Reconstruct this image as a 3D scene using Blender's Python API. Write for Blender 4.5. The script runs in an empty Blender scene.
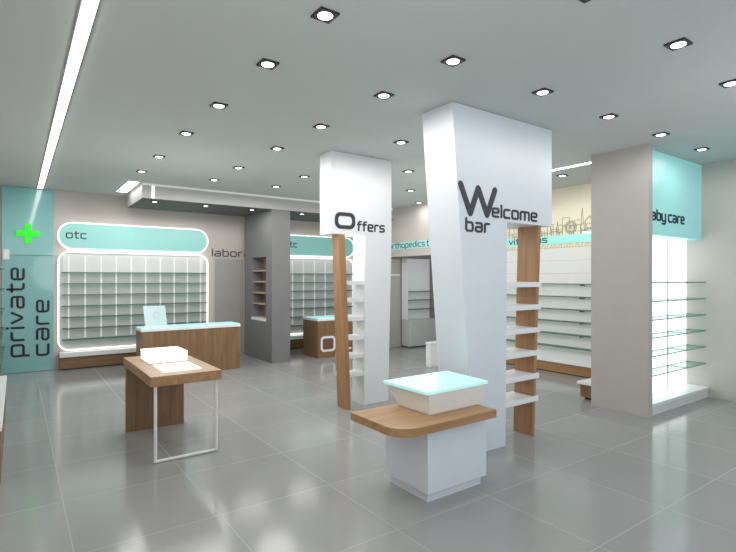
import bpy, bmesh, math, random
from mathutils import Vector, Matrix
PI = math.pi
rnd = random.Random(4)
sc = bpy.context.scene
COL = sc.collection
H = 3.03          # ceiling height
EYE = 1.54
XR = 7.33         # right wall
YB = 9.86         # back wall
XL = -0.42        # left wall
YF = -1.6         # open shop front behind the camera

# ------------------------------------------------------------------ materials
def lin(c):
    return tuple(((v/255.0)/12.92 if v/255.0 <= .04045 else ((v/255.0+.055)/1.055)**2.4) for v in c) + (1.0,)

def new_mat(name):
    m = bpy.data.materials.new(name); m.use_nodes = True
    nt = m.node_tree; b = nt.nodes['Principled BSDF']
    return m, nt, b

def plain(name, rgb, rough=.5, emit=None, estr=0, coat=0, metal=0, var=.03, scale=6, spec=.5):
    """paint-like surface with a faint procedural variation"""
    m, nt, b = new_mat(name)
    c = lin(rgb)
    tc = nt.nodes.new('ShaderNodeTexCoord'); nz = nt.nodes.new('ShaderNodeTexNoise')
    nz.inputs['Scale'].default_value = scale; nz.inputs['Detail'].default_value = 3
    nt.links.new(tc.outputs['Object'], nz.inputs['Vector'])
    rp = nt.nodes.new('ShaderNodeValToRGB')
    rp.color_ramp.elements[0].position = .3; rp.color_ramp.elements[1].position = .7
    rp.color_ramp.elements[0].color = tuple(v*(1-var) for v in c[:3])+(1,)
    rp.color_ramp.elements[1].color = tuple(min(1, v*(1+var)) for v in c[:3])+(1,)
    nt.links.new(nz.outputs['Fac'], rp.inputs['Fac']); nt.links.new(rp.outputs['Color'], b.inputs['Base Color'])
    b.inputs['Roughness'].default_value = rough; b.inputs['Metallic'].default_value = metal
    b.inputs['Coat Weight'].default_value = coat; b.inputs['Coat Roughness'].default_value = .03
    b.inputs['Specular IOR Level'].default_value = spec
    if emit:
        b.inputs['Emission Color'].default_value = lin(emit); b.inputs['Emission Strength'].default_value = estr
    return m

def wood(name, dark, light, axis='Z', rough=.42):
    m, nt, b = new_mat(name)
    tc = nt.nodes.new('ShaderNodeTexCoord'); mp = nt.nodes.new('ShaderNodeMapping')
    s = {'X': (1.1, 14, 14), 'Y': (14, 1.1, 14), 'Z': (14, 14, 1.1)}[axis]
    mp.inputs['Scale'].default_value = s
    nt.links.new(tc.outputs['Object'], mp.inputs['Vector'])
    n1 = nt.nodes.new('ShaderNodeTexNoise'); n1.inputs['Scale'].default_value = 1.6; n1.inputs['Detail'].default_value = 6
    n1.inputs['Distortion'].default_value = .6
    nt.links.new(mp.outputs['Vector'], n1.inputs['Vector'])
    rp = nt.nodes.new('ShaderNodeValToRGB')
    rp.color_ramp.elements[0].position = .32; rp.color_ramp.elements[1].position = .68
    rp.color_ramp.elements[0].color = lin(dark); rp.color_ramp.elements[1].color = lin(light)
    nt.links.new(n1.outputs['Fac'], rp.inputs['Fac']); nt.links.new(rp.outputs['Color'], b.inputs['Base Color'])
    b.inputs['Roughness'].default_value = rough
    return m

def floor_mat():
    m, nt, b = new_mat('polished_grey_tiles')
    N, L = nt.nodes.new, nt.links.new
    tc = N('ShaderNodeTexCoord'); sp = N('ShaderNodeSeparateXYZ'); L(tc.outputs['Object'], sp.inputs[0])
    def line(sock, off, size):
        a = N('ShaderNodeMath'); a.operation = 'SUBTRACT'; a.inputs[1].default_value = off; L(sock, a.inputs[0])
        d = N('ShaderNodeMath'); d.operation = 'DIVIDE'; d.inputs[1].default_value = size; L(a.outputs[0], d.inputs[0])
        p = N('ShaderNodeMath'); p.operation = 'PINGPONG'; p.inputs[1].default_value = .5; L(d.outputs[0], p.inputs[0])
        l = N('ShaderNodeMath'); l.operation = 'LESS_THAN'; l.inputs[1].default_value = .003; L(p.outputs[0], l.inputs[0])
        f = N('ShaderNodeMath'); f.operation = 'FLOOR'; L(d.outputs[0], f.inputs[0])
        return l.outputs[0], f.outputs[0]
    lx, fx = line(sp.outputs['X'], .265, .82); ly, fy = line(sp.outputs['Y'], 1.54, .82)
    mx = N('ShaderNodeMath'); mx.operation = 'MAXIMUM'; L(lx, mx.inputs[0]); L(ly, mx.inputs[1])
    cb = N('ShaderNodeCombineXYZ'); L(fx, cb.inputs[0]); L(fy, cb.inputs[1])
    wn = N('ShaderNodeTexWhiteNoise'); wn.noise_dimensions = '3D'; L(cb.outputs[0], wn.inputs['Vector'])
    nz = N('ShaderNodeTexNoise'); nz.inputs['Scale'].default_value = 2.2; nz.inputs['Detail'].default_value = 5; L(tc.outputs['Object'], nz.inputs['Vector'])
    av = N('ShaderNodeMath'); av.operation = 'ADD'; L(wn.outputs['Value'], av.inputs[0]); L(nz.outputs['Fac'], av.inputs[1])
    rp = N('ShaderNodeValToRGB'); rp.color_ramp.elements[0].position = .2; rp.color_ramp.elements[1].position = 1.0
    rp.color_ramp.elements[0].color = lin(FLOOR_A); rp.color_ramp.elements[1].color = lin(FLOOR_B)
    hv = N('ShaderNodeMath'); hv.operation = 'MULTIPLY'; hv.inputs[1].default_value = .6; L(av.outputs[0], hv.inputs[0]); L(hv.outputs[0], rp.inputs['Fac'])
    mix = N('ShaderNodeMix'); mix.data_type = 'RGBA'; L(mx.outputs[0], mix.inputs['Factor'])
    L(rp.outputs['Color'], mix.inputs['A']); mix.inputs['B'].default_value = lin((170, 172, 170))
    L(mix.outputs['Result'], b.inputs['Base Color'])
    r = N('ShaderNodeMath'); r.operation = 'MULTIPLY_ADD'; r.inputs[1].default_value = .3; r.inputs[2].default_value = .13
    L(mx.outputs[0], r.inputs[0]); L(r.outputs[0], b.inputs['Roughness'])
    b.inputs['IOR'].default_value = 1.36
    return m

def glass_face(name, tint, refl=.10):
    m = bpy.data.materials.new(name); m.use_nodes = True; nt = m.node_tree
    for n in list(nt.nodes): nt.nodes.remove(n)
    N, L = nt.nodes.new, nt.links.new
    o = N('ShaderNodeOutputMaterial'); t = N('ShaderNodeBsdfTransparent'); t.inputs[0].default_value = lin(tint)
    g = N('ShaderNodeBsdfGlossy'); g.inputs['Roughness'].default_value = .06; g.inputs[0].default_value = (.9, 1, .97, 1)
    lw = N('ShaderNodeLayerWeight'); lw.inputs[0].default_value = .35
    ml = N('ShaderNodeMath'); ml.operation = 'MULTIPLY'; ml.inputs[1].default_value = refl*4; L(lw.outputs['Fresnel'], ml.inputs[0])
    mx = N('ShaderNodeMixShader'); L(ml.outputs[0], mx.inputs[0]); L(t.outputs[0], mx.inputs[1]); L(g.outputs[0], mx.inputs[2])
    L(mx.outputs[0], o.inputs['Surface'])
    return m

FLOOR_A, FLOOR_B = (151, 152, 152), (160, 161, 160)
M = {}
M['floor'] = floor_mat()
M['ceiling'] = plain('ceiling_paint', (195, 201, 199), .9, var=.012, scale=1.5, spec=.1)
M['wall'] = plain('wall_paint', (196, 190, 184), .85, var=.015, scale=2, spec=.1)
M['cream'] = plain('cream_paint', (236, 230, 208), .85, var=.015, spec=.1)
M['door'] = plain('grey_door_paint', (168, 164, 161), .55, var=.02)
M['soffit'] = plain('soffit_grey_lit', (176, 176, 176), .7, var=.01)  # pillar grey lightened to carry the stronger light near the ceiling
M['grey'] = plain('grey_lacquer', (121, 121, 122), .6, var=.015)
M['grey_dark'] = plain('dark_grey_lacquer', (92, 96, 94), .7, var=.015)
M['column'] = plain('column_paint', (186, 181, 176), .8, var=.015, spec=.15)
M['white'] = plain('white_lacquer', (238, 240, 242), .35, var=.01)
M['whitebluelit'] = plain('white_lacquer_blue_lit', (222, 228, 235), .35, var=.01)  # white lacquer dimmed and tinted blue to carry the cool front light
M['whitematt'] = plain('white_board', (226, 227, 226), .6, var=.01)
M['backboard'] = plain('pale_grey_board', (190, 195, 193), .6, var=.015)
M['wood'] = wood('oak_vertical', (117, 90, 63), (143, 111, 79), 'Z')
M['woodx'] = wood('oak_lengthwise', (117, 90, 63), (145, 112, 80), 'X')
M['woody'] = wood('oak_crosswise', (150, 112, 76), (176, 136, 96), 'Y')
M['woodwarm'] = wood('oak_warm', (160, 122, 82), (182, 143, 100), 'X')
M['woodwarmz'] = wood('oak_warm_vertical', (156, 115, 76), (178, 136, 94), 'Z')
M['teal'] = plain('teal_sign_face', (150, 214, 208), .4, emit=(150, 214, 208), estr=.06, var=.01)
M['tealpanel'] = plain('teal_glass_panel', (122, 178, 176), .08, coat=.6, var=.02, scale=1)
M['tealpanelup'] = plain('teal_glass_panel_upper', (138, 194, 192), .08, coat=.6, var=.02, scale=1)
M['babyteal'] = plain('turquoise_sign_face', (158, 220, 218), .35, emit=(160, 226, 226), estr=.16, var=.01)  # slight emission mixed in to brighten the sign face
M['glow'] = plain('lit_white_rim', (255, 255, 255), .5, emit=(255, 250, 246), estr=.6, var=0)
M['softglow'] = plain('lit_white_panel', (250, 250, 250), .5, emit=(252, 255, 255), estr=1.05, var=0)
M['strip'] = plain('lit_light_strip', (255, 255, 255), .5, emit=(255, 255, 255), estr=5, var=0)
M['lens'] = plain('lit_lamp_lens', (255, 255, 255), .4, emit=(255, 255, 255), estr=3, var=0)
M['black'] = plain('black_metal', (38, 38, 40), .45, var=.02)
M['ink'] = plain('charcoal_lettering', (52, 56, 62), .5, var=.01)
M['ink2'] = plain('black_lettering', (24, 34, 38), .5, var=.01)
M['tealink'] = plain('dark_teal_lettering', (24, 82, 88), .5, var=.01)
M['green'] = plain('lit_green', (24, 222, 14), .4, emit=(24, 222, 14), estr=.35, var=0)
M['aqua'] = plain('lit_aqua_glass', (180, 232, 230), .3, emit=(186, 240, 238), estr=.30, var=.01)
M['aquadesk'] = plain('aqua_glass_top', (150, 222, 214), .12, emit=(176, 240, 234), estr=.42, var=.01)
M['upright'] = plain('lit_white_upright', (240, 242, 242), .5, emit=(255, 255, 255), estr=.10, var=0)
M['sketch'] = plain('grey_green_drawing_line', (150, 152, 132), .8, var=.05)
M['edge'] = plain('shelf_glass_edge', (96, 116, 112), .2, var=.03)
M['edgelight'] = plain('shelf_glass_edge_pale', (118, 160, 152), .2, var=.03)
M['glass'] = glass_face('shelf_glass', (226, 238, 234))
M['acrylic'] = glass_face('frosted_acrylic', (196, 222, 224), .12)
M['paper'] = plain('glowing_white_paper', (255, 255, 252), .6, emit=(255, 254, 246), estr=.7, var=0)  # glow added so the sheet and box look brighter white
M['steel'] = plain('white_powder_coat', (226, 228, 228), .35, var=.01)

# ------------------------------------------------------------------ builders
ORG = {}
def thing(name, loc, label, cat, group=None):
    o = bpy.data.objects.new(name, None); COL.objects.link(o)
    o.empty_display_size = .1; o.location = loc; ORG[o] = Vector(loc)
    o['label'] = label; o['category'] = cat
    if group: o['group'] = group
    return o
def obj(name, bm, mats, parent=None, bevel=0, smooth=False, loc=None):
    """world-space bmesh -> one linked mesh object"""
    if not isinstance(mats, (list, tuple)): mats = [mats]
    org = ORG[parent] if parent else Vector(loc or (0, 0, 0))
    bmesh.ops.translate(bm, verts=bm.verts, vec=-org)
    bmesh.ops.recalc_face_normals(bm, faces=bm.faces)
    me = bpy.data.meshes.new(name); bm.to_mesh(me); bm.free()
    o = bpy.data.objects.new(name, me); COL.objects.link(o)
    for m in mats: me.materials.append(m)
    if parent: o.parent = parent
    else: o.location = org
    ORG[o] = org
    if smooth:
        for p in me.polygons: p.use_smooth = True
    if bevel:
        md = o.modifiers.new('soft_edges', 'BEVEL'); md.width = bevel; md.segments = 2; md.limit_method = 'ANGLE'
    return o
def tag(o, label, cat, group=None):
    o['label'] = label; o['category'] = cat
    if group: o['group'] = group
    return o
def struct(name, bm, m):
    o = obj(name, bm, m); o['kind'] = 'structure'; return o

def NB(): return bmesh.new()
def box(bm, x0, x1, y0, y1, z0, z1):
    v = [bm.verts.new((x, y, z)) for x in (x0, x1) for y in (y0, y1) for z in (z0, z1)]
    for f in ((0, 1, 3, 2), (4, 6, 7, 5), (0, 4, 5, 1), (2, 3, 7, 6), (0, 2, 6, 4), (1, 5, 7, 3)):
        bm.faces.new([v[i] for i in f])
    return bm
def hexa(bm, bot, top):
    """bot, top: four points each, same winding"""
    a = [bm.verts.new(p) for p in bot]; b = [bm.verts.new(p) for p in top]
    bm.faces.new(a[::-1]); bm.faces.new(b)
    for i in range(4): bm.faces.new((a[i], a[(i+1) % 4], b[(i+1) % 4], b[i]))
    return bm
def prism(bm, pts, d):
    """polygon of 3-D points swept by vector d"""
    d = Vector(d)
    a = [bm.verts.new(p) for p in pts]; b = [bm.verts.new(Vector(p)+d) for p in pts]
    bm.faces.new(a[::-1]); bm.faces.new(b)
    n = len(pts)
    for i in range(n): bm.faces.new((a[i], a[(i+1) % n], b[(i+1) % n], b[i]))
    return bm
def rrect(x0, x1, z0, z1, r, n=10, rs=None):
    rs = rs or (r, r, r, r)
    pts = []
    for (cx, cz, a0, q) in ((x1, z1, 0, rs[0]), (x0, z1, 90, rs[1]), (x0, z0, 180, rs[2]), (x1, z0, 270, rs[3])):
        ox = cx - q if cx == x1 else cx + q
        oz = cz - q if cz == z1 else cz + q
        for k in range(n+1):
            a = math.radians(a0+90*k/n); pts.append((ox+q*math.cos(a), oz+q*math.sin(a)))
    return pts
def ring(bm, outer, inner, y0, y1):
    """frame between two equal-length outlines (x,z), from y0 (front) to y1"""
    n = len(outer)
    V = [[bm.verts.new((p[0], y, p[1])) for p in o] for o in (outer, inner) for y in (y0, y1)]
    of, ob, inf, inb = V
    for i in range(n):
        j = (i+1) % n
        bm.faces.new((of[i], of[j], inf[j], inf[i])); bm.faces.new((ob[i], inb[i], inb[j], ob[j]))
        bm.faces.new((of[i], ob[i], ob[j], of[j])); bm.faces.new((inf[i], inf[j], inb[j], inb[i]))
    return bm
def tube(bm, path, r, n=10):
    """round bar along a polyline"""
    for a, b in zip(path[:-1], path[1:]):
        a, b = Vector(a), Vector(b); d = b-a
        q = Vector((0, 0, 1)).rotation_difference(d).to_matrix().to_4x4()
        m = Matrix.Translation((a+b)/2) @ q
        bmesh.ops.create_cone(bm, cap_ends=True, segments=n, radius1=r, radius2=r, depth=d.length+r*.9, matrix=m)
    return bm
def shelf_glass(name, parent, x0, x1, y0, y1, z, t=.012, edge='edge'):
    o = obj(name, box(NB(), x0, x1, y0, y1, z-t/2, z+t/2), [M['glass'], M[edge]], parent)
    for p in o.data.polygons: p.material_index = 0 if abs(p.normal.z) > .5 else 1
    return o

# stroke lettering --------------------------------------------------
G = {
 'a': (.9, [[(.08, 1), (.9, 1), (.9, 0), (0, 0), (0, .52), (.9, .52)]]),
 'b': (.9, [[(0, 1.45), (0, 0), (.9, 0), (.9, 1), (0, 1)]]),
 'c': (.85, [[(.85, 1), (0, 1), (0, 0), (.85, 0)]]),
 'd': (.9, [[(.9, 1.45), (.9, 0), (0, 0), (0, 1), (.9, 1)]]),
 'e': (.9, [[(.85, 0), (0, 0), (0, 1), (.9, 1), (.9, .5), (0, .5)]]),
 'f': (.6, [[(.65, 1.4), (.2, 1.4), (.2, 0)], [(0, .95), (.6, .95)]]),
 'h': (.9, [[(0, 1.45), (0, 0)], [(0, 1), (.9, 1), (.9, 0)]]),
 'i': (.0, [[(0, 0), (0, 1)], [(0, 1.34), (0, 1.42)]]),
 'l': (.0, [[(0, 1.45), (0, 0)]]),
 'm': (1.4, [[(0, 0), (0, 1), (1.4, 1), (1.4, 0)], [(.7, 1), (.7, 0)]]),
 'n': (.9, [[(0, 0), (0, 1), (.9, 1), (.9, 0)]]),
 'o': (.95, [[(.47, 1), (0, 1), (0, 0), (.95, 0), (.95, 1), (.47, 1)]]),
 'p': (.9, [[(0, -.45), (0, 1), (.9, 1), (.9, 0), (0, 0)]]),
 'r': (.6, [[(0, 0), (0, 1), (.62, 1)]]),
 's': (.85, [[(.85, 1), (0, 1), (0, .5), (.85, .5), (.85, 0), (0, 0)]]),
 't': (.62, [[(.2, 1.38), (.2, 0), (.66, 0)], [(0, 1), (.62, 1)]]),
 'v': (.85, [[(0, 1), (.42, 0), (.85, 1)]]),
 'y': (.9, [[(0, 1), (0, 0), (.9, 0)], [(.9, 1), (.9, -.42), (.05, -.42)]]),
 ' ': (.5, []),
}
def fillet(pl, r):
    if len(pl) < 3: return pl
    out = [pl[0]]
    for a, p, b in zip(pl[:-2], pl[1:-1], pl[2:]):
        a, p, b = Vector(a), Vector(p), Vector(b)
        da, db = (a-p), (b-p)
        q = min(r, da.length*.5, db.length*.5)
        if q < 1e-5: out.append(tuple(p)); continue
        s, e = p+da.normalized()*q, p+db.normalized()*q
        for k in range(5):
            t = k/4; out.append(tuple(s*(1-t)**2 + p*2*t*(1-t) + e*t*t))
    out.append(pl[-1]); return out
def stroke(bm, pl, w, T, th):
    """thick flat line along polyline pl (2-D), T maps (u,v,depth) to 3-D"""
    step = [0]
    def deep():
        step[0] += 1
        return Vector(T(0, 0, th*(1-.035*(step[0] % 9))))-Vector(T(0, 0, 0))
    for a, b in zip(pl[:-1], pl[1:]):
        a, b = Vector(a), Vector(b); d = b-a
        if d.length < 1e-6: continue
        n = Vector((-d.y, d.x)).normalized()*w/2
        q = [a-n, b-n, b+n, a+n]
        prism(bm, [T(p.x, p.y, 0) for p in q], deep())
    for p in pl:
        ring_ = [T(p[0]+w/2*math.cos(k*PI/5), p[1]+w/2*math.sin(k*PI/5), 0) for k in range(10)]
        prism(bm, ring_, deep())
def text(bm, s, width, xh, T, th=.006, w=.16, gap=.42, u0=0, v0=0):
    """word fitted to the given width; xh is the x-height"""
    tot = sum(G[c][0] for c in s)+gap*(len(s)-1)
    sx = width/tot; u = 0
    for c in s:
        gw, pls = G[c]
        for pl in pls:
            stroke(bm, fillet([(u0+(u+x)*sx, v0+y*xh) for x, y in pl], .28*xh), w*xh, T, th)
        u += gw+gap
    return bm
def on_front(x, y, z):   # lettering on a face looking towards -Y
    return lambda u, v, d: (x+u, y-d, z+v)
def on_right(x, y, z):   # lettering on a face looking towards -X
    return lambda u, v, d: (x-d, y-u, z+v)
def upward(x, y, z):     # on a -Y face, reading from bottom to top
    return lambda u, v, d: (x-v, y-d, z+u)

# ------------------------------------------------------------------ the room
struct('floor', box(NB(), XL-.1, 9.2, YF, YB+.1, -.1, 0), M['floor'])
struct('ceiling', box(NB(), XL-.1, 9.2, YF, YB+.1, H, H+.1), M['ceiling'])
struct('wall_back', box(NB(), XL-.1, 6.58, YB, YB+.1, 0, H), M['wall'])
struct('wall_left', box(NB(), XL-.1, XL, YF, YB, 0, H), M['wall'])
struct('wall_right', box(NB(), XR, XR+.1, YF, 3.6, 0, H), M['wall'])
struct('wall_right_rear', box(NB(), XR, XR+.1, 3.6, 6.45, 0, H), M['cream'])
# step of the right wall, the bulkhead over the passage and the walls of the passage
bm = box(NB(), 6.58, 7.43, 6.45, 6.6, 0, H); box(bm, 6.58, 6.7, 8.66, YB+.1, 0, H)
struct('wall_right_step', bm, M['wall'])
b_ = struct('trim_1', box(NB(), 6.58, 6.72, 6.6, 8.66, 2.0, H), M['wall'])
bm = box(NB(), 6.7, 9.0, 8.66, 8.76, 0, H); box(bm, 8.2, 8.3, 6.6, 8.66, 0, H)
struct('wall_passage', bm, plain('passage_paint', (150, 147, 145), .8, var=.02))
dr = struct('door_2', box(NB(), 6.66, 7.05, 8.63, 8.66, 0, 1.97), M['door'])
obj('door_frame', ring(NB(), [(6.63, 0), (7.08, 0), (7.08, 2.0), (6.63, 2.0)], [(6.66, .004), (7.05, .004), (7.05, 1.97), (6.66, 1.97)], 8.62, 8.66), M['grey'], dr)
obj('door_rail', box(NB(), 6.68, 7.03, 8.622, 8.63, 1.60, 1.63), M['whitematt'], dr)
# laboratory door in the back wall
dr = struct('door_1', box(NB(), 3.24, 3.83, YB-.02, YB, 0, 1.93), M['door'])
obj('door_frame', ring(NB(), [(3.21, 0), (3.87, 0), (3.87, 1.96), (3.21, 1.96)], [(3.24, .004), (3.83, .004), (3.83, 1.93), (3.24, 1.93)], YB-.03, YB), M['wall'], dr)
t = thing('wall_lettering', (3.85, YB, 1.99), 'dark word laboratory on the back wall above the grey door, cut off by the pillar', 'lettering')
sx_ = 1.36/(sum(G[c][0] for c in 'laboratory')+.42*9); u_ = 0
for c in 'laboratory':
    bm = NB()
    for pl in G[c][1]: stroke(bm, fillet([((u_+x)*sx_, y*.095) for x, y in pl], .027), .021, on_front(3.2, YB, 1.99), .012)
    obj('letter', bm, M['ink'], t); u_ += G[c][0]+.42

# ------------------------------------------------------------------ ceiling lights
lights = [  # x, y, label
 (1.42, 2.41, 'square recessed downlight nearest the camera in the leftmost row of ceiling spots'),
 (1.42, 3.19, 'second square downlight from the camera in the leftmost row of ceiling spots'),
 (1.42, 4.20, 'third square downlight from the camera in the leftmost row of ceiling spots'),
 (1.42, 5.20, 'fourth square downlight from the camera in the leftmost row of ceiling spots'),
 (1.42, 6.38, 'fifth square downlight from the camera in the leftmost row, above the wooden table'),
 (1.42, 7.40, 'small far downlight in the leftmost row, just in front of the grey soffit end'),
 (2.43, 1.43, 'downlight cut by the top edge of the photo, right of centre'),
 (2.43, 2.41, 'square downlight on the ceiling just above and left of the Welcome display'),
 (2.43, 3.19, 'square downlight between the tops of the Welcome and Offers displays, the larger and higher one'),
 (2.43, 4.20, 'square downlight up and left of the Offers display, close to its top'),
 (2.43, 5.20, 'square downlight left of the Offers display, second from it going away'),
 (2.43, 6.40, 'square downlight left of the Offers display, third from it going away'),
 (2.43, 7.40, 'far downlight in the second row, close to the grey soffit front'),
 (3.42, 1.41, 'large square downlight near the top right, highest whole one right of the Welcome display'),
 (3.42, 2.40, 'square downlight on the ceiling right above the right half of the Welcome display'),
 (3.42, 4.18, 'downlight between the Offers and Welcome displays, next to the top of the Offers display'),
 (3.42, 6.40, 'small downlight just left of the top corner of the Offers display'),
 (3.42, 7.36, 'small downlight on the ceiling just in front of the soffit, directly above the grey pillar'),
 (4.43, 1.46, 'downlight cut by the right edge of the photo'),
 (4.43, 2.41, 'square downlight between the Welcome display and the beige column, nearest its sign'),
 (4.43, 5.25, 'small downlight in the gap between the Offers and Welcome displays, the upper one'),
 (5.42, 2.40, 'square downlight directly above the beige column and turquoise sign corner'),
 (5.42, 6.37, 'small downlight in the gap between the Offers and Welcome displays, the middle one'),
 (6.42, 2.40, 'square downlight above the right end of the turquoise baby care sign'),
 (6.42, 4.18, 'small downlight under the light strip, above the cream wall'),
 (6.42, 7.29, 'lowest small downlight between the Offers and Welcome displays, above the orthopedics sign'),
]
soffit_lights = [(1.83, 8.53, 'downlight under the grey soffit at its left end, below the vertical light bar'),
 (2.65, 8.51, 'downlight under the grey soffit, middle one left of the pillar'),
 (3.48, 8.51, 'downlight under the grey soffit right next to the pillar'),
 (4.49, 8.50, 'downlight under the grey soffit on the right side of the pillar')]
def lamp(x, y, z, e, size=PI):
    l = bpy.data.lights.new('downlight_lamp', 'SPOT'); l.energy = e; l.spot_size = size; l.spot_blend = .08
    l.shadow_soft_size = .34; l.color = (1, .975, .95)
    o = bpy.data.objects.new('downlight_lamp', l); COL.objects.link(o); o.location = (x, y, z)
def make_downlight(x, y, z, label, s):
    t = thing('downlight', (x, y, z), label, 'ceiling light', 'recessed square downlights')
    bm = NB(); o4 = []
    k = 24
    outer = []
    for i in range(k):
        a = 2*PI*i/k+PI/4; m = max(abs(math.cos(a)), abs(math.sin(a)))
        outer.append((s*math.cos(a)/m, s*math.sin(a)/m))
    inner = [(s*.80*math.cos(2*PI*i/k+PI/4), s*.80*math.sin(2*PI*i/k+PI/4)) for i in range(k)]
    rows = []
    for pts, zz in ((outer, 0), (outer, -.012), (inner, -.012), (inner, -.002)):
        rows.append([bm.verts.new((x+p[0], y+p[1], z+zz)) for p in pts])
    for a, b in zip(rows[:-1], rows[1:]):
        for i in range(k): bm.faces.new((a[i], a[(i+1) % k], b[(i+1) % k], b[i]))
    bm.faces.new(rows[-1])
    obj('frame', bm, M['black'], t)
    bm = NB()
    bmesh.ops.create_uvsphere(bm, u_segments=20, v_segments=8, radius=s*.74)
    for v in bm.verts: v.co.z = v.co.z*.22
    bmesh.ops.translate(bm, verts=bm.verts, vec=(x, y, z-.010))
    obj('lens', bm, M['lens'], t, smooth=True)
    return t
def copy_thing(src, loc, label):
    r = src.copy(); COL.objects.link(r); r.location = loc; r['label'] = label
    for ch in src.children:
        c = ch.copy(); COL.objects.link(c); c.parent = r
    return r
first = None
for x, y, lab in lights:
    if first is None: first = make_downlight(x, y, H, lab, .06)
    else: copy_thing(first, (x, y, H), lab)
    lamp(x, y, H-.04, (5.5 if 2 < x < 5 else 10) if y < 2.8 else (19 if y < 5.8 else (13 if x > 5.9 else 22)))
firsts = None
for x, y, lab in soffit_lights:
    if firsts is None: firsts = make_downlight(x, y, 2.79, lab, .05)
    else: copy_thing(firsts, (x, y, 2.79), lab)
    lamp(x, y, 2.75, 9)

def light_strip(x, y0, y1, w, label, e):
    t = thing('ceiling_light_strip', (x, (y0+y1)/2, H), label, 'light')
    obj('housing', box(NB(), x-w/2-.012, x+w/2+.012, y0-.012, y1+.012, H-.008, H), M['grey_dark'], t)
    obj('diffuser', box(NB(), x-w/2, x+w/2, y0, y1, H-.016, H-.008), M['strip'], t)
light_strip(.324, .6, 9.72, .07, 'long straight white light strip running along the ceiling to the teal panel', 1)
light_strip(5.98, 3.36, 6.1, .055, 'white light strip on the ceiling between the Welcome display and the beige column', 1)
light_strip(1.47, 8.25, 9.3, .15, 'short wide white light strip on the ceiling at the left end of the grey soffit', 1)

# ------------------------------------------------------------------ grey soffit and pillar
t = thing('ceiling_soffit', (1.6, 8.29, 2.79), 'long grey dropped soffit under the ceiling, resting on the grey pillar', 'soffit')
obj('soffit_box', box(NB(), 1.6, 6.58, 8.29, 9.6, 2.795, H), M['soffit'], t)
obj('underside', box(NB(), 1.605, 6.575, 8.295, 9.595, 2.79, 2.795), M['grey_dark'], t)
obj('cove_light', box(NB(), 1.6, 6.55, 8.268, 8.29, H-.035, H-.004), plain('cove_trim', (214, 214, 212), .5, emit=(255, 255, 252), estr=.12), t)
obj('light_bar', box(NB(), 1.735, 1.775, 8.275, 8.29, 2.80, H-.04), M['glow'], t)

t = thing('shelf_pillar', (3.95, 8.9, 0), 'grey square pillar with a lit niche of small shelves in its left face', 'pillar')
bm = box(NB(), 4.02, 4.135, 8.29, 9.6, 0, 2.79)
box(bm, 3.77, 4.02, 8.29, 8.55, 0, 2.79); box(bm, 3.77, 4.02, 9.22, 9.6, 0, 2.79)
box(bm, 3.77, 4.02, 8.55, 9.22, 0, .74); box(bm, 3.77, 4.02, 8.55, 9.22, 1.94, 2.79)
obj('pillar_body', bm, M['grey'], t)
obj('niche_back', box(NB(), 4.0, 4.019, 8.551, 9.219, .745, 1.939), plain('niche_back_board', (150, 128, 112), .7), t)
for z in (1.69, 1.48, 1.27, 1.06):
    obj('niche_shelf', box(NB(), 3.785, 3.999, 8.552, 9.218, z-.018, z+.012), plain('niche_shelf_board', (176, 150, 128), .6), t)
obj('niche_sill', box(NB(), 3.755, 3.999, 8.552, 9.218, .741, .79), M['white'], t)

# ------------------------------------------------------------------ teal private care panel
t = thing('glass_wall_panel', (.16, YB, 0), 'tall teal glass panel reading private care with a green cross, left of the wall shelves', 'wall panel')
yp = 9.83
obj('lower_panel', box(NB(), -.185, .515, yp, YB, .005, 1.915), M['tealpanel'], t)
obj('upper_panel', box(NB(), -.185, .515, yp, YB, 1.925, H-.005), M['tealpanelup'], t)
bm = NB(); box(bm, .115, .205, yp-.02, yp, 2.12, 2.43); box(bm, 0, .115, yp-.02, yp, 2.23, 2.318); box(bm, .205, .32, yp-.02, yp, 2.23, 2.318)
obj('green_cross', bm, M['green'], t)['label'] = 'bright green cross'
bm = text(NB(), 'private', 1.42, .155, upward(.10, yp, .28), .008, .23)
obj('lettering', text(NB(), 'care', .90, .155, upward(.44, yp, .27), .008, .23), M['ink2'], t)
obj('lettering', bm, M['ink2'], t)
t = thing('wall_switch', (-.13, yp, 1.92), 'small pale rectangular plate at the left edge of the teal panel', 'switch')
obj('plate', box(NB(), -.175, -.085, yp-.014, yp, 1.84, 2.01), M['whitematt'], t, bevel=.003)
obj('rocker', box(NB(), -.155, -.105, yp-.02, yp-.014, 1.87, 1.98), M['white'], t)

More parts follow.
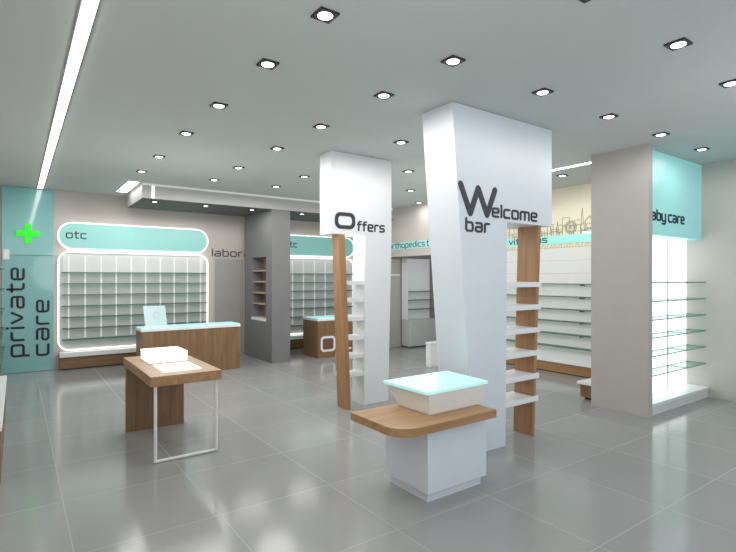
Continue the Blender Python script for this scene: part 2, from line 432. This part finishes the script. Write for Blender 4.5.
# ------------------------------------------------------------------ otc signs and wall shelving
def otc_sign(x0, x1, label):
    z0, z1 = 2.03, 2.50; r = .23
    t = thing('wall_sign', ((x0+x1)/2, YB, z0), label, 'sign')
    out = rrect(x0, x1, z0, z1, r); inn = rrect(x0+.021, x1-.021, z0+.021, z1-.021, r-.021)
    obj('sign_face', prism(NB(), [(p[0], 9.775, p[1]) for p in inn], (0, .08, 0)), M['teal'], t)
    obj('lit_rim', ring(NB(), out, inn, 9.765, YB), M['glow'], t)
    obj('lettering', text(NB(), 'otc', .29, .082, on_front(x0+.13, 9.775, 2.228), .006, .22), M['ink2'], t)
otc_sign(.565, 3.09, 'teal rounded otc sign with glowing rim on the wall beside the teal panel')
otc_sign(4.62, 6.56, 'teal otc sign right of the grey pillar, half hidden behind the Offers display')
def otc_unit(x0, x1, ups, label):
    t = thing('wall_shelving', ((x0+x1)/2, YB, 0), label, 'shelving')
    out = rrect(x0, x1, .31, 2.0, .17); inn = rrect(x0+.021, x1-.021, .331, 1.979, .149)
    obj('back_panel', prism(NB(), [(p[0], 9.815, p[1]) for p in inn], (0, .04, 0)), M['backboard'], t)
    obj('lit_rim', ring(NB(), out, inn, 9.765, YB), M['glow'], t)
    for u in ups:
        obj('upright', box(NB(), u-.012, u+.012, 9.80, 9.815, .52, 1.93), M['upright'], t)
    obj('header_panel', box(NB(), x0+.08, x1-.08, 9.811, 9.8155, 1.65, 1.95), M['whitematt'], t)
    for z in (1.64, 1.45, 1.26, 1.07, .88, .69, .50):
        shelf_glass('shelf', t, x0+.055, x1-.055, 9.67, 9.813, z, .014)
    obj('ledge', box(NB(), x0+.02, x1, 9.66, YB, .215, .285), M['whitematt'], t, bevel=.004)
    obj('base', box(NB(), x0+.03, x1, 9.70, YB, .02, .214), M['woodx'], t)
    obj('kick_board', box(NB(), x0+.05, x1-.02, 9.73, YB, 0, .02), M['black'], t)
otc_unit(.57, 3.09, (.73, .975, 1.22, 1.46, 1.705, 1.95, 2.205, 2.455, 2.70, 2.95), 'wide wall shelving in a glowing rounded frame behind the counter with the display panel')
otc_unit(4.62, 6.56, (4.95, 5.22, 5.5, 5.78, 6.06, 6.34), 'wall shelving right of the grey pillar, behind the short counter')

# ------------------------------------------------------------------ wooden service counters
def service_counter(x0, x1, y0, y1, label):
    t = thing('service_counter', ((x0+x1)/2, (y0+y1)/2, 0), label, 'counter')
    obj('front_panel', box(NB(), x0+.02, x1, y0, y0+.03, 0, .715), M['wood'], t)
    obj('side_panel', box(NB(), x0, x0+.02, y0, y1, 0, .715), M['wood'], t)
    obj('side_panel', box(NB(), x1-.02, x1, y0+.03, y1, 0, .715), M['wood'], t)
    obj('worktop', box(NB(), x0-.01, x1+.01, y0-.012, y1, .715, .762), M['white'], t, bevel=.003)
    obj('glass_top', box(NB(), x0+.005, x1-.005, y0+.004, y1-.02, .762, .772), M['aquadesk'], t)
    return t
service_counter(1.57, 3.13, 8.19, 8.62, 'long wooden counter with aqua glass top in front of the lit wall shelving')
t = service_counter(4.73, 6.2, 8.30, 8.90, 'short-looking wooden counter with white ring mark, behind the Offers display')
q = obj('white_mark', ring(NB(), rrect(4.79, 5.12, .115, .415, .075), rrect(4.832, 5.078, .157, .373, .045), 8.292, 8.30), M['white'], t)
obj('ring_infill', prism(NB(), [(p[0], 8.296, p[1]) for p in rrect(4.833, 5.077, .158, .372, .044)], (0, .004, 0)), plain('red_brown_infill', (118, 84, 70), .5), q)
obj('white_bar_mark', prism(NB(), [(p[0], 8.293, p[1]) for p in rrect(5.36, 5.50, .12, .16, .018)], (0, .007, 0)), M['white'], q)

# display panel standing on the long counter
t = thing('acrylic_stand', (1.80, 8.42, .772), 'small tilted pale acrylic display panel standing on the long wooden counter', 'display')
hexa_pts = lambda x0, x1, y, z0, z1, lean, th: ([(x0, y, z0), (x1, y, z0), (x1, y+th, z0), (x0, y+th, z0)], [(x0-.02, y+lean, z1), (x1-.02, y+lean, z1), (x1-.02, y+lean+th, z1), (x0-.02, y+lean+th, z1)])
bm = NB(); hexa(bm, *hexa_pts(1.66, 1.99, 8.38, .785, 1.10, .07, .012))
obj('screen', bm, plain('pale_acrylic_sheet', (178, 200, 202), .2, emit=(200, 222, 224), estr=.12), t)
bm = NB(); stroke(bm, [(.19+.035*math.cos(k*PI/8), .165+.05*math.sin(k*PI/8)) for k in range(17)], .006, lambda u, v, d: (1.64+u, 8.378+.22*v-d, .785+v), .003)
obj('oval_mark', bm, M['backboard'], t)
obj('foot', box(NB(), 1.64, 2.0, 8.34, 8.50, .772, .785), M['whitematt'], t, bevel=.003)

# ------------------------------------------------------------------ wooden table with white tube legs
t = thing('display_table', (1.2, 4.95, 0), 'small oak table with white tube legs and a solid wooden end panel', 'table')
obj('tabletop', box(NB(), .90, 1.49, 4.33, 5.60, .645, .728), M['woody'], t, bevel=.003)
obj('end_panel', box(NB(), .895, 1.455, 5.42, 5.46, 0, .645), M['wood'], t)
obj('panel_edge', box(NB(), 1.455, 1.478, 5.42, 5.46, 0, .645), M['whitematt'], t)
obj('leg_frame', tube(NB(), [(.945, 4.375, .645), (.945, 4.375, .014), (1.455, 4.375, .014), (1.455, 4.375, .645)], .0135, 12), M['steel'], t, smooth=False)
bmx = NB(); box(bmx, 1.03, 1.385, 5.03, 5.42, .728, .808)
t = thing('leaflet_box', (1.2, 5.2, .728), 'bright white shallow box lying on the small oak table', 'box')
obj('box_base', bmx, M['paper'], t, bevel=.004)
obj('lid', box(NB(), 1.027, 1.388, 5.027, 5.423, .808, .824), M['paper'], t, bevel=.004)
tag(obj('paper_sheet', box(NB(), 1.035, 1.36, 4.49, 4.90, .728, .736), M['paper'], loc=(1.2, 4.7, .728)),
    'flat bright white sheet lying on the small oak table in front of the box', 'sheet')

# ------------------------------------------------------------------ Offers display
t = thing('display_stand', (3.4, 5.0, 0), 'tall white display stand reading Offers with leaning oak side and shelves', 'display stand')
bm = NB()
fr = [(2.98, H-.004), (2.98, 2.06), (3.46, 2.06), (3.45, 0), (3.815, 0), (3.87, 2.0), (3.87, H-.004)]
prism(bm, [(x, 4.92, z) for x, z in fr], (0, .26, 0))
obj('frame', bm, M['white'], t)
bm = NB(); hexa(bm, [(3.155, 4.84, 0), (3.20, 4.84, 0), (3.20, 5.06, 0), (3.155, 5.06, 0)], [(3.08, 4.925, 2.058), (3.175, 4.925, 2.058), (3.175, 5.07, 2.058), (3.08, 5.07, 2.058)])
obj('wood_panel', bm, M['woodwarmz'], t)
for k, z in enumerate((1.51, 1.30, 1.075, .845, .625, .40)):
    xl = 3.19-.035*z/2
    obj('shelf', box(NB(), xl-.005, 3.456, 4.95, 5.14, z-.05, z), M['white'], t, bevel=.003)
bm = NB()
ring(bm, rrect(3.03, 3.312, 2.125, 2.32, .075), rrect(3.073, 3.269, 2.168, 2.277, .04), 4.912, 4.92)
text(bm, 'ffers', .40, .075, on_front(3.35, 4.92, 2.12), .008, .27)
obj('lettering', bm, M['ink'], t)

# ------------------------------------------------------------------ Welcome bar display
t = thing('display_stand', (3.5, 3.15, 0), 'tallest white display stand reading Welcome bar, standing behind the white island counter', 'display stand')
bm = NB()
fr = [(2.985, H-.004), (3.245, 0), (3.67, 0), (3.69, 2.06), (4.38, 2.06), (4.38, H-.004)]
prism(bm, [(x, 2.97, z) for x, z in fr], (0, .38, 0))
obj('frame', bm, M['whitebluelit'], t)
bm = NB(); hexa(bm, [(4.10, 3.0, 0), (4.14, 3.0, 0), (4.14, 3.22, 0), (4.10, 3.22, 0)], [(4.20, 3.0, 2.058), (4.245, 3.0, 2.058), (4.245, 3.24, 2.058), (4.20, 3.24, 2.058)])
obj('wood_panel', bm, M['woodwarmz'], t)
for k, z in enumerate((1.505, 1.285, 1.06, .835, .61, .387)):
    obj('shelf', box(NB(), 3.675, 4.17+.045*z, 2.985, 3.26, z-.05, z), M['white'], t, bevel=.003)
bm = NB()
Tw = on_front(0, 2.97, 0)
stroke(bm, [(3.08, 2.345), (3.20, 2.105), (3.30, 2.33), (3.415, 2.105), (3.52, 2.335)], .056, Tw, .008)
text(bm, 'elcome', .64, .073, on_front(3.49, 2.97, 2.098), .008, .27)
obj('lettering', bm, M['ink'], t)
obj('lettering', text(NB(), 'bar', .29, .073, on_front(3.15, 2.97, 1.952), .008, .27), M['ink'], t)

# ------------------------------------------------------------------ white island counter with oak top and light box
t = thing('island_counter', (2.57, 2.75, 0), 'white island counter with a rounded oak top in the foreground', 'counter')
obj('plinth', box(NB(), 2.305, 2.84, 2.53, 2.95, 0, .065), M['whitebluelit'], t)
obj('body', box(NB(), 2.28, 2.87, 2.5, 2.978, .065, .518), M['whitebluelit'], t, bevel=.003)
pts = rrect(1.965, 2.885, 2.41, 2.98, .03, 10, (.012, .012, .16, .012))
obj('oak_top', prism(NB(), [(p[0], p[1], .518) for p in pts], (0, 0, .056)), M['woodwarm'], t, bevel=.002)
t = thing('light_box', (2.66, 2.8, .574), 'white display box with a glowing aqua glass lid on the island counter', 'display box')
bm = NB(); hexa(bm, [(2.375, 2.585, .574), (2.945, 2.595, .574), (2.93, 2.93, .574), (2.375, 2.93, .574)], [(2.37, 2.585, .718), (2.985, 2.60, .718), (3.0, 3.06, .718), (2.36, 3.06, .718)])
obj('box_body', bm, plain('cream_white_lacquer', (226, 222, 216), .4), t, bevel=.003)
bm = NB(); prism(bm, [(2.345, 2.575, .718), (3.0, 2.595, .718), (3.04, 3.09, .718), (2.34, 3.08, .718)], (0, 0, .024))
obj('glass_lid', bm, M['aqua'], t, bevel=.004)

# ------------------------------------------------------------------ baby care bay on the right
t = thing('partition_column', (6.5, 3.0, 0), 'broad beige floor-to-ceiling column beside the turquoise baby care sign', 'column')
bm = box(NB(), 5.68, 5.765, 2.64, 3.31, 0, H); box(bm, 5.765, XR, 2.945, 3.31, 0, H)
obj('column_body', bm, M['column'], t)
q = obj('rear_sign_underside', box(NB(), 5.84, 5.97, 3.37, 3.52, 2.115, 2.135), M['glow'], t)  # glowing slab stands for the lit underside of a rear sign
q['label'] = 'small glowing slab for the lit underside of a sign behind the column'
obj('bracket', box(NB(), 5.88, 5.92, 3.31, 3.40, 2.135, 2.20), M['grey_dark'], q)  # support added to hold the glowing slab
t = thing('hanging_sign', (6.5, 2.8, 2.045), 'turquoise box sign reading baby care under the ceiling by the right wall', 'sign')
obj('sign_box', box(NB(), 5.767, XR-.002, 2.74, 2.943, 2.045, H-.004), M['babyteal'], t)
for word, u0, wd in (('baby', 0, .465), ('care', .545, .42)):
    obj('lettering', text(NB(), word, wd, .08, on_front(5.835+u0, 2.74, 2.222), .008, .27), M['ink2'], t)
t = thing('wall_shelving', (6.5, 2.8, 0), 'glass shelves before white backlit panels under the baby care sign', 'shelving')
obj('backlit_panel', box(NB(), 5.77, 6.775, 2.925, 2.943, .135, 2.04), M['softglow'], t)
obj('backlit_panel', box(NB(), 6.787, XR-.002, 2.925, 2.943, .135, 2.04), M['softglow'], t)
obj('panel_divider', box(NB(), 6.772, 6.790, 2.915, 2.943, .135, 2.04), M['backboard'], t)
for z in (1.49, 1.275, 1.065, .86, .65, .43):
    shelf_glass('shelf', t, 5.77, 6.778, 2.69, 2.922, z, .013, 'edgelight')
    shelf_glass('shelf', t, 6.784, XR-.004, 2.69, 2.922, z, .013, 'edgelight')
obj('plinth', box(NB(), 5.77, XR-.002, 2.665, 2.943, 0, .095), M['whitematt'], t)
obj('plinth_top', box(NB(), 5.768, XR-.002, 2.655, 2.943, .095, .13), M['white'], t, bevel=.003)
# low bench on the rear of the column
t = thing('low_bench', (6.5, 3.45, 0), 'low white-topped oak bench end showing behind the beige column', 'bench')
obj('bench_base', box(NB(), 5.89, XR-.01, 3.315, 3.58, .03, .19), M['wood'], t)
obj('kick_board', box(NB(), 5.93, XR-.02, 3.315, 3.54, 0, .03), M['black'], t)
obj('bench_top', box(NB(), 5.86, XR-.01, 3.313, 3.61, .19, .225), M['white'], t, bevel=.003)
# ------------------------------------------------------------------ vitamins wall
t = thing('wall_sign', (XR, 5.2, 2.12), 'narrow turquoise sign band reading vitamins on the cream wall', 'sign')
obj('sign_band', box(NB(), XR-.02, XR, 4.0, 6.2, 2.115, 2.25), plain('bright_aqua_band', (160, 232, 226), .4, emit=(160, 236, 228), estr=.06), t)
obj('lettering', text(NB(), 'vitamins', .78, .068, on_right(XR-.02, 5.83, 2.15), .006, .27), M['tealink'], t)
# skyline drawing on the cream wall
bm = NB(); T = on_right(XR, 6.3, 0)
def ln(p, w=.008): stroke(bm, p, w, T, .003)
u = .05
while u < 2.35:
    w_ = rnd.uniform(.05, .13); h_ = rnd.uniform(.08, .30); k = rnd.random()
    b0 = 2.25
    if k < .35: ln([(u, b0), (u, b0+h_), (u+w_, b0+h_), (u+w_, b0)])
    elif k < .6:
        ln([(u, b0), (u, b0+h_*.7), (u+w_/2, b0+h_*1.25), (u+w_, b0+h_*.7), (u+w_, b0)])
    elif k < .8:
        r = rnd.uniform(.04, .07); cz = b0+.05+r
        ln([(u+r+r*math.cos(q*PI/8), cz+r*math.sin(q*PI/8)) for q in range(17)])
        ln([(u+r, cz-r), (u+r, b0)])
    else:
        for j in range(3): ln([(u+w_*j/2, b0), (u+w_*j/2+rnd.uniform(-.02, .02), b0+h_*.6)], .008)
    for j in range(3):
        zz = b0+h_*rnd.uniform(.15, .7); ln([(u+.01, zz), (u+w_-.01, zz)], .006)
    u += w_*rnd.uniform(.6, 1.0)
# big wheel and two towers in the stretch seen beside the column
for r in (.10, .075): ln([(1.68+r*math.cos(q*PI/10), 2.37+r*math.sin(q*PI/10)) for q in range(21)], .014)
for q in range(4): ln([(1.68-.09*math.cos(q*PI/4), 2.37-.09*math.sin(q*PI/4)), (1.68+.09*math.cos(q*PI/4), 2.37+.09*math.sin(q*PI/4))], .006)
ln([(1.85, 2.25), (1.87, 2.55), (1.88, 2.66), (1.89, 2.55), (1.92, 2.25)]); ln([(1.93, 2.25), (1.93, 2.45), (2.0, 2.52), (2.06, 2.45), (2.06, 2.25)], .014)
ln([(1.95, 2.4), (2.05, 2.4)]); ln([(1.95, 2.34), (2.05, 2.34)])
ln([(1.3, 2.25), (1.31, 2.44), (1.33, 2.25)]); ln([(1.42, 2.25), (1.44, 2.48), (1.47, 2.25)])
for j in range(44):
    uu = .05+j*.052; ln([(uu, 2.045+rnd.uniform(0, .02)), (uu+rnd.uniform(.0, .04), 2.085+rnd.uniform(0, .025))], .007)
ln([(.02, 2.05), (2.3, 2.05)], .006)
tag(obj('wall_drawing', bm, M['sketch'], loc=(XR, 5.2, 2.25)), 'fine line drawing of a city skyline on the cream wall above the vitamins band', 'wall drawing')
t = thing('wall_shelving', (XR, 5.2, 0), 'white wall unit with glass shelves and oak base under the vitamins band', 'shelving')
obj('back_panel', box(NB(), XR-.03, XR, 3.9, 6.2, .2, 2.03), M['whitematt'], t)
for z in (1.62, 1.83):
    obj('panel_joint', box(NB(), XR-.033, XR-.03, 3.9, 6.2, z, z+.006), M['backboard'], t)
for z in (1.45, 1.245, 1.04, .845, .64, .43):
    shelf_glass('shelf', t, 7.15, XR-.032, 3.92, 6.18, z, .014)
for z in (1.45, 1.245, 1.04, .845, .64):
    obj('bracket', box(NB(), 7.17, XR-.03, 4.36, 4.372, z-.028, z-.009), M['grey_dark'], t)
obj('ledge', box(NB(), 7.16, XR, 3.9, 6.2, .17, .205), M['white'], t)
obj('base', box(NB(), 7.19, XR, 3.9, 6.2, .015, .17), M['woody'], t)
obj('kick_board', box(NB(), 7.21, XR, 3.92, 6.18, 0, .015), M['black'], t)

# ------------------------------------------------------------------ orthopedics corner
t = thing('wall_sign', (6.58, 7.7, 2.15), 'pale turquoise sign band reading orthopedics between the Offers and Welcome displays', 'sign')
obj('sign_band', box(NB(), 6.565, 6.58, 6.7, 8.62, 2.145, 2.295), plain('pale_aqua_band', (168, 214, 210), .4, emit=(160, 220, 214), estr=.08), t)
bm = text(NB(), 'orthopedics', 1.13, .075, on_right(6.565, 8.42, 2.18), .006, .2)
text(bm, 't', .05, .08, on_right(6.565, 7.22, 2.18), .006, .2)
obj('lettering', bm, M['tealink'], t)
t = thing('shelf_cabinet', (7.45, 8.5, 0), 'white cabinet with three glass shelves standing under the orthopedics bulkhead', 'cabinet')
obj('back_panel', box(NB(), 7.09, 7.90, 8.60, 8.625, .62, 1.99), M['white'], t)
obj('side_panel', box(NB(), 7.075, 7.09, 8.42, 8.625, .62, 1.99), M['whitematt'], t)
for z in (1.245, 1.05, .845):
    shelf_glass('shelf', t, 7.092, 7.89, 8.42, 8.60, z, .016)
obj('lower_cabinet', box(NB(), 7.08, 7.90, 8.36, 8.625, .03, .62), M['backboard'], t, bevel=.003)
obj('kick_board', box(NB(), 7.10, 7.88, 8.40, 8.6, 0, .03), M['grey_dark'], t)
t = thing('low_display_unit', (6.15, 6.4, 0), 'low white display unit partly hidden by the left side of the Welcome display', 'display unit')
obj('unit_body', box(NB(), 5.83, 6.5, 6.33, 6.44, .03, .40), M['white'], t)
obj('unit_top', box(NB(), 5.815, 6.51, 6.315, 6.44, .40, .43), M['white'], t, bevel=.003)
obj('plinth', box(NB(), 5.84, 6.49, 6.34, 6.44, 0, .03), M['white'], t)

# ------------------------------------------------------------------ wall unit along the left wall
t = thing('wall_shelving', (XL, 5.5, 0), 'shelving on the left wall, only its shelf tips and base corner in view', 'shelving')
obj('base', box(NB(), XL+.002, -.095, 4.6, 7.0, 0, .395), M['wood'], t)
obj('base_top', box(NB(), XL+.002, -.085, 4.6, 7.01, .395, .43), M['white'], t, bevel=.003)
obj('back_panel', box(NB(), XL+.002, XL+.02, 4.6, 7.0, .43, 2.0), M['whitematt'], t)
for z in (1.64, 1.42, 1.2, .98, .76):
    shelf_glass('shelf', t, XL+.022, -.105, 4.65, 7.0, z, .014)

# lamp under the header of the Offers display
l = bpy.data.lights.new('shelf_lamp', 'POINT'); l.energy = 1.6; l.shadow_soft_size = .05; l.color = (1, .93, .9)
o = bpy.data.objects.new('shelf_lamp', l); COL.objects.link(o); o.location = (3.3, 5.06, 1.98)
# unseen fill lamps without fittings, added to brighten the room and passage
for x, y, e in ((1.0, 1.2, 18), (4.6, .8, 18), (1.7, 6.4, 17), (5.2, 5.0, 22), (5.3, 7.2, 12), (7.5, 7.4, 8)):
    l = bpy.data.lights.new('fill_lamp', 'POINT'); l.energy = e; l.shadow_soft_size = .6
    o = bpy.data.objects.new('fill_lamp', l); COL.objects.link(o); o.location = (x, y, 1.75)

# ------------------------------------------------------------------ camera, world
cam = bpy.data.cameras.new('camera'); co = bpy.data.objects.new('camera', cam); COL.objects.link(co)
co.location = (0, 0, EYE); co.rotation_euler = (PI/2, 0, -.619)
cam.sensor_fit = 'HORIZONTAL'; cam.sensor_width = 36; cam.lens = 494.1*36/736
cam.shift_y = (278.4-276)/736
cam.clip_start = .05
sc.camera = co

w = bpy.data.worlds.new('daylight'); sc.world = w; w.use_nodes = True
bg = w.node_tree.nodes['Background']; bg.inputs[0].default_value = (.86, .93, 1.0, 1); bg.inputs[1].default_value = .8
sc.view_settings.view_transform = 'Standard'; sc.view_settings.look = 'None'
sc.view_settings.exposure = .5; sc.view_settings.gamma = 1
sc.cycles.use_denoising = True
sc.cycles.max_bounces = 8; sc.cycles.diffuse_bounces = 5; sc.cycles.transparent_max_bounces = 24
sc.cycles.sample_clamp_indirect = 4
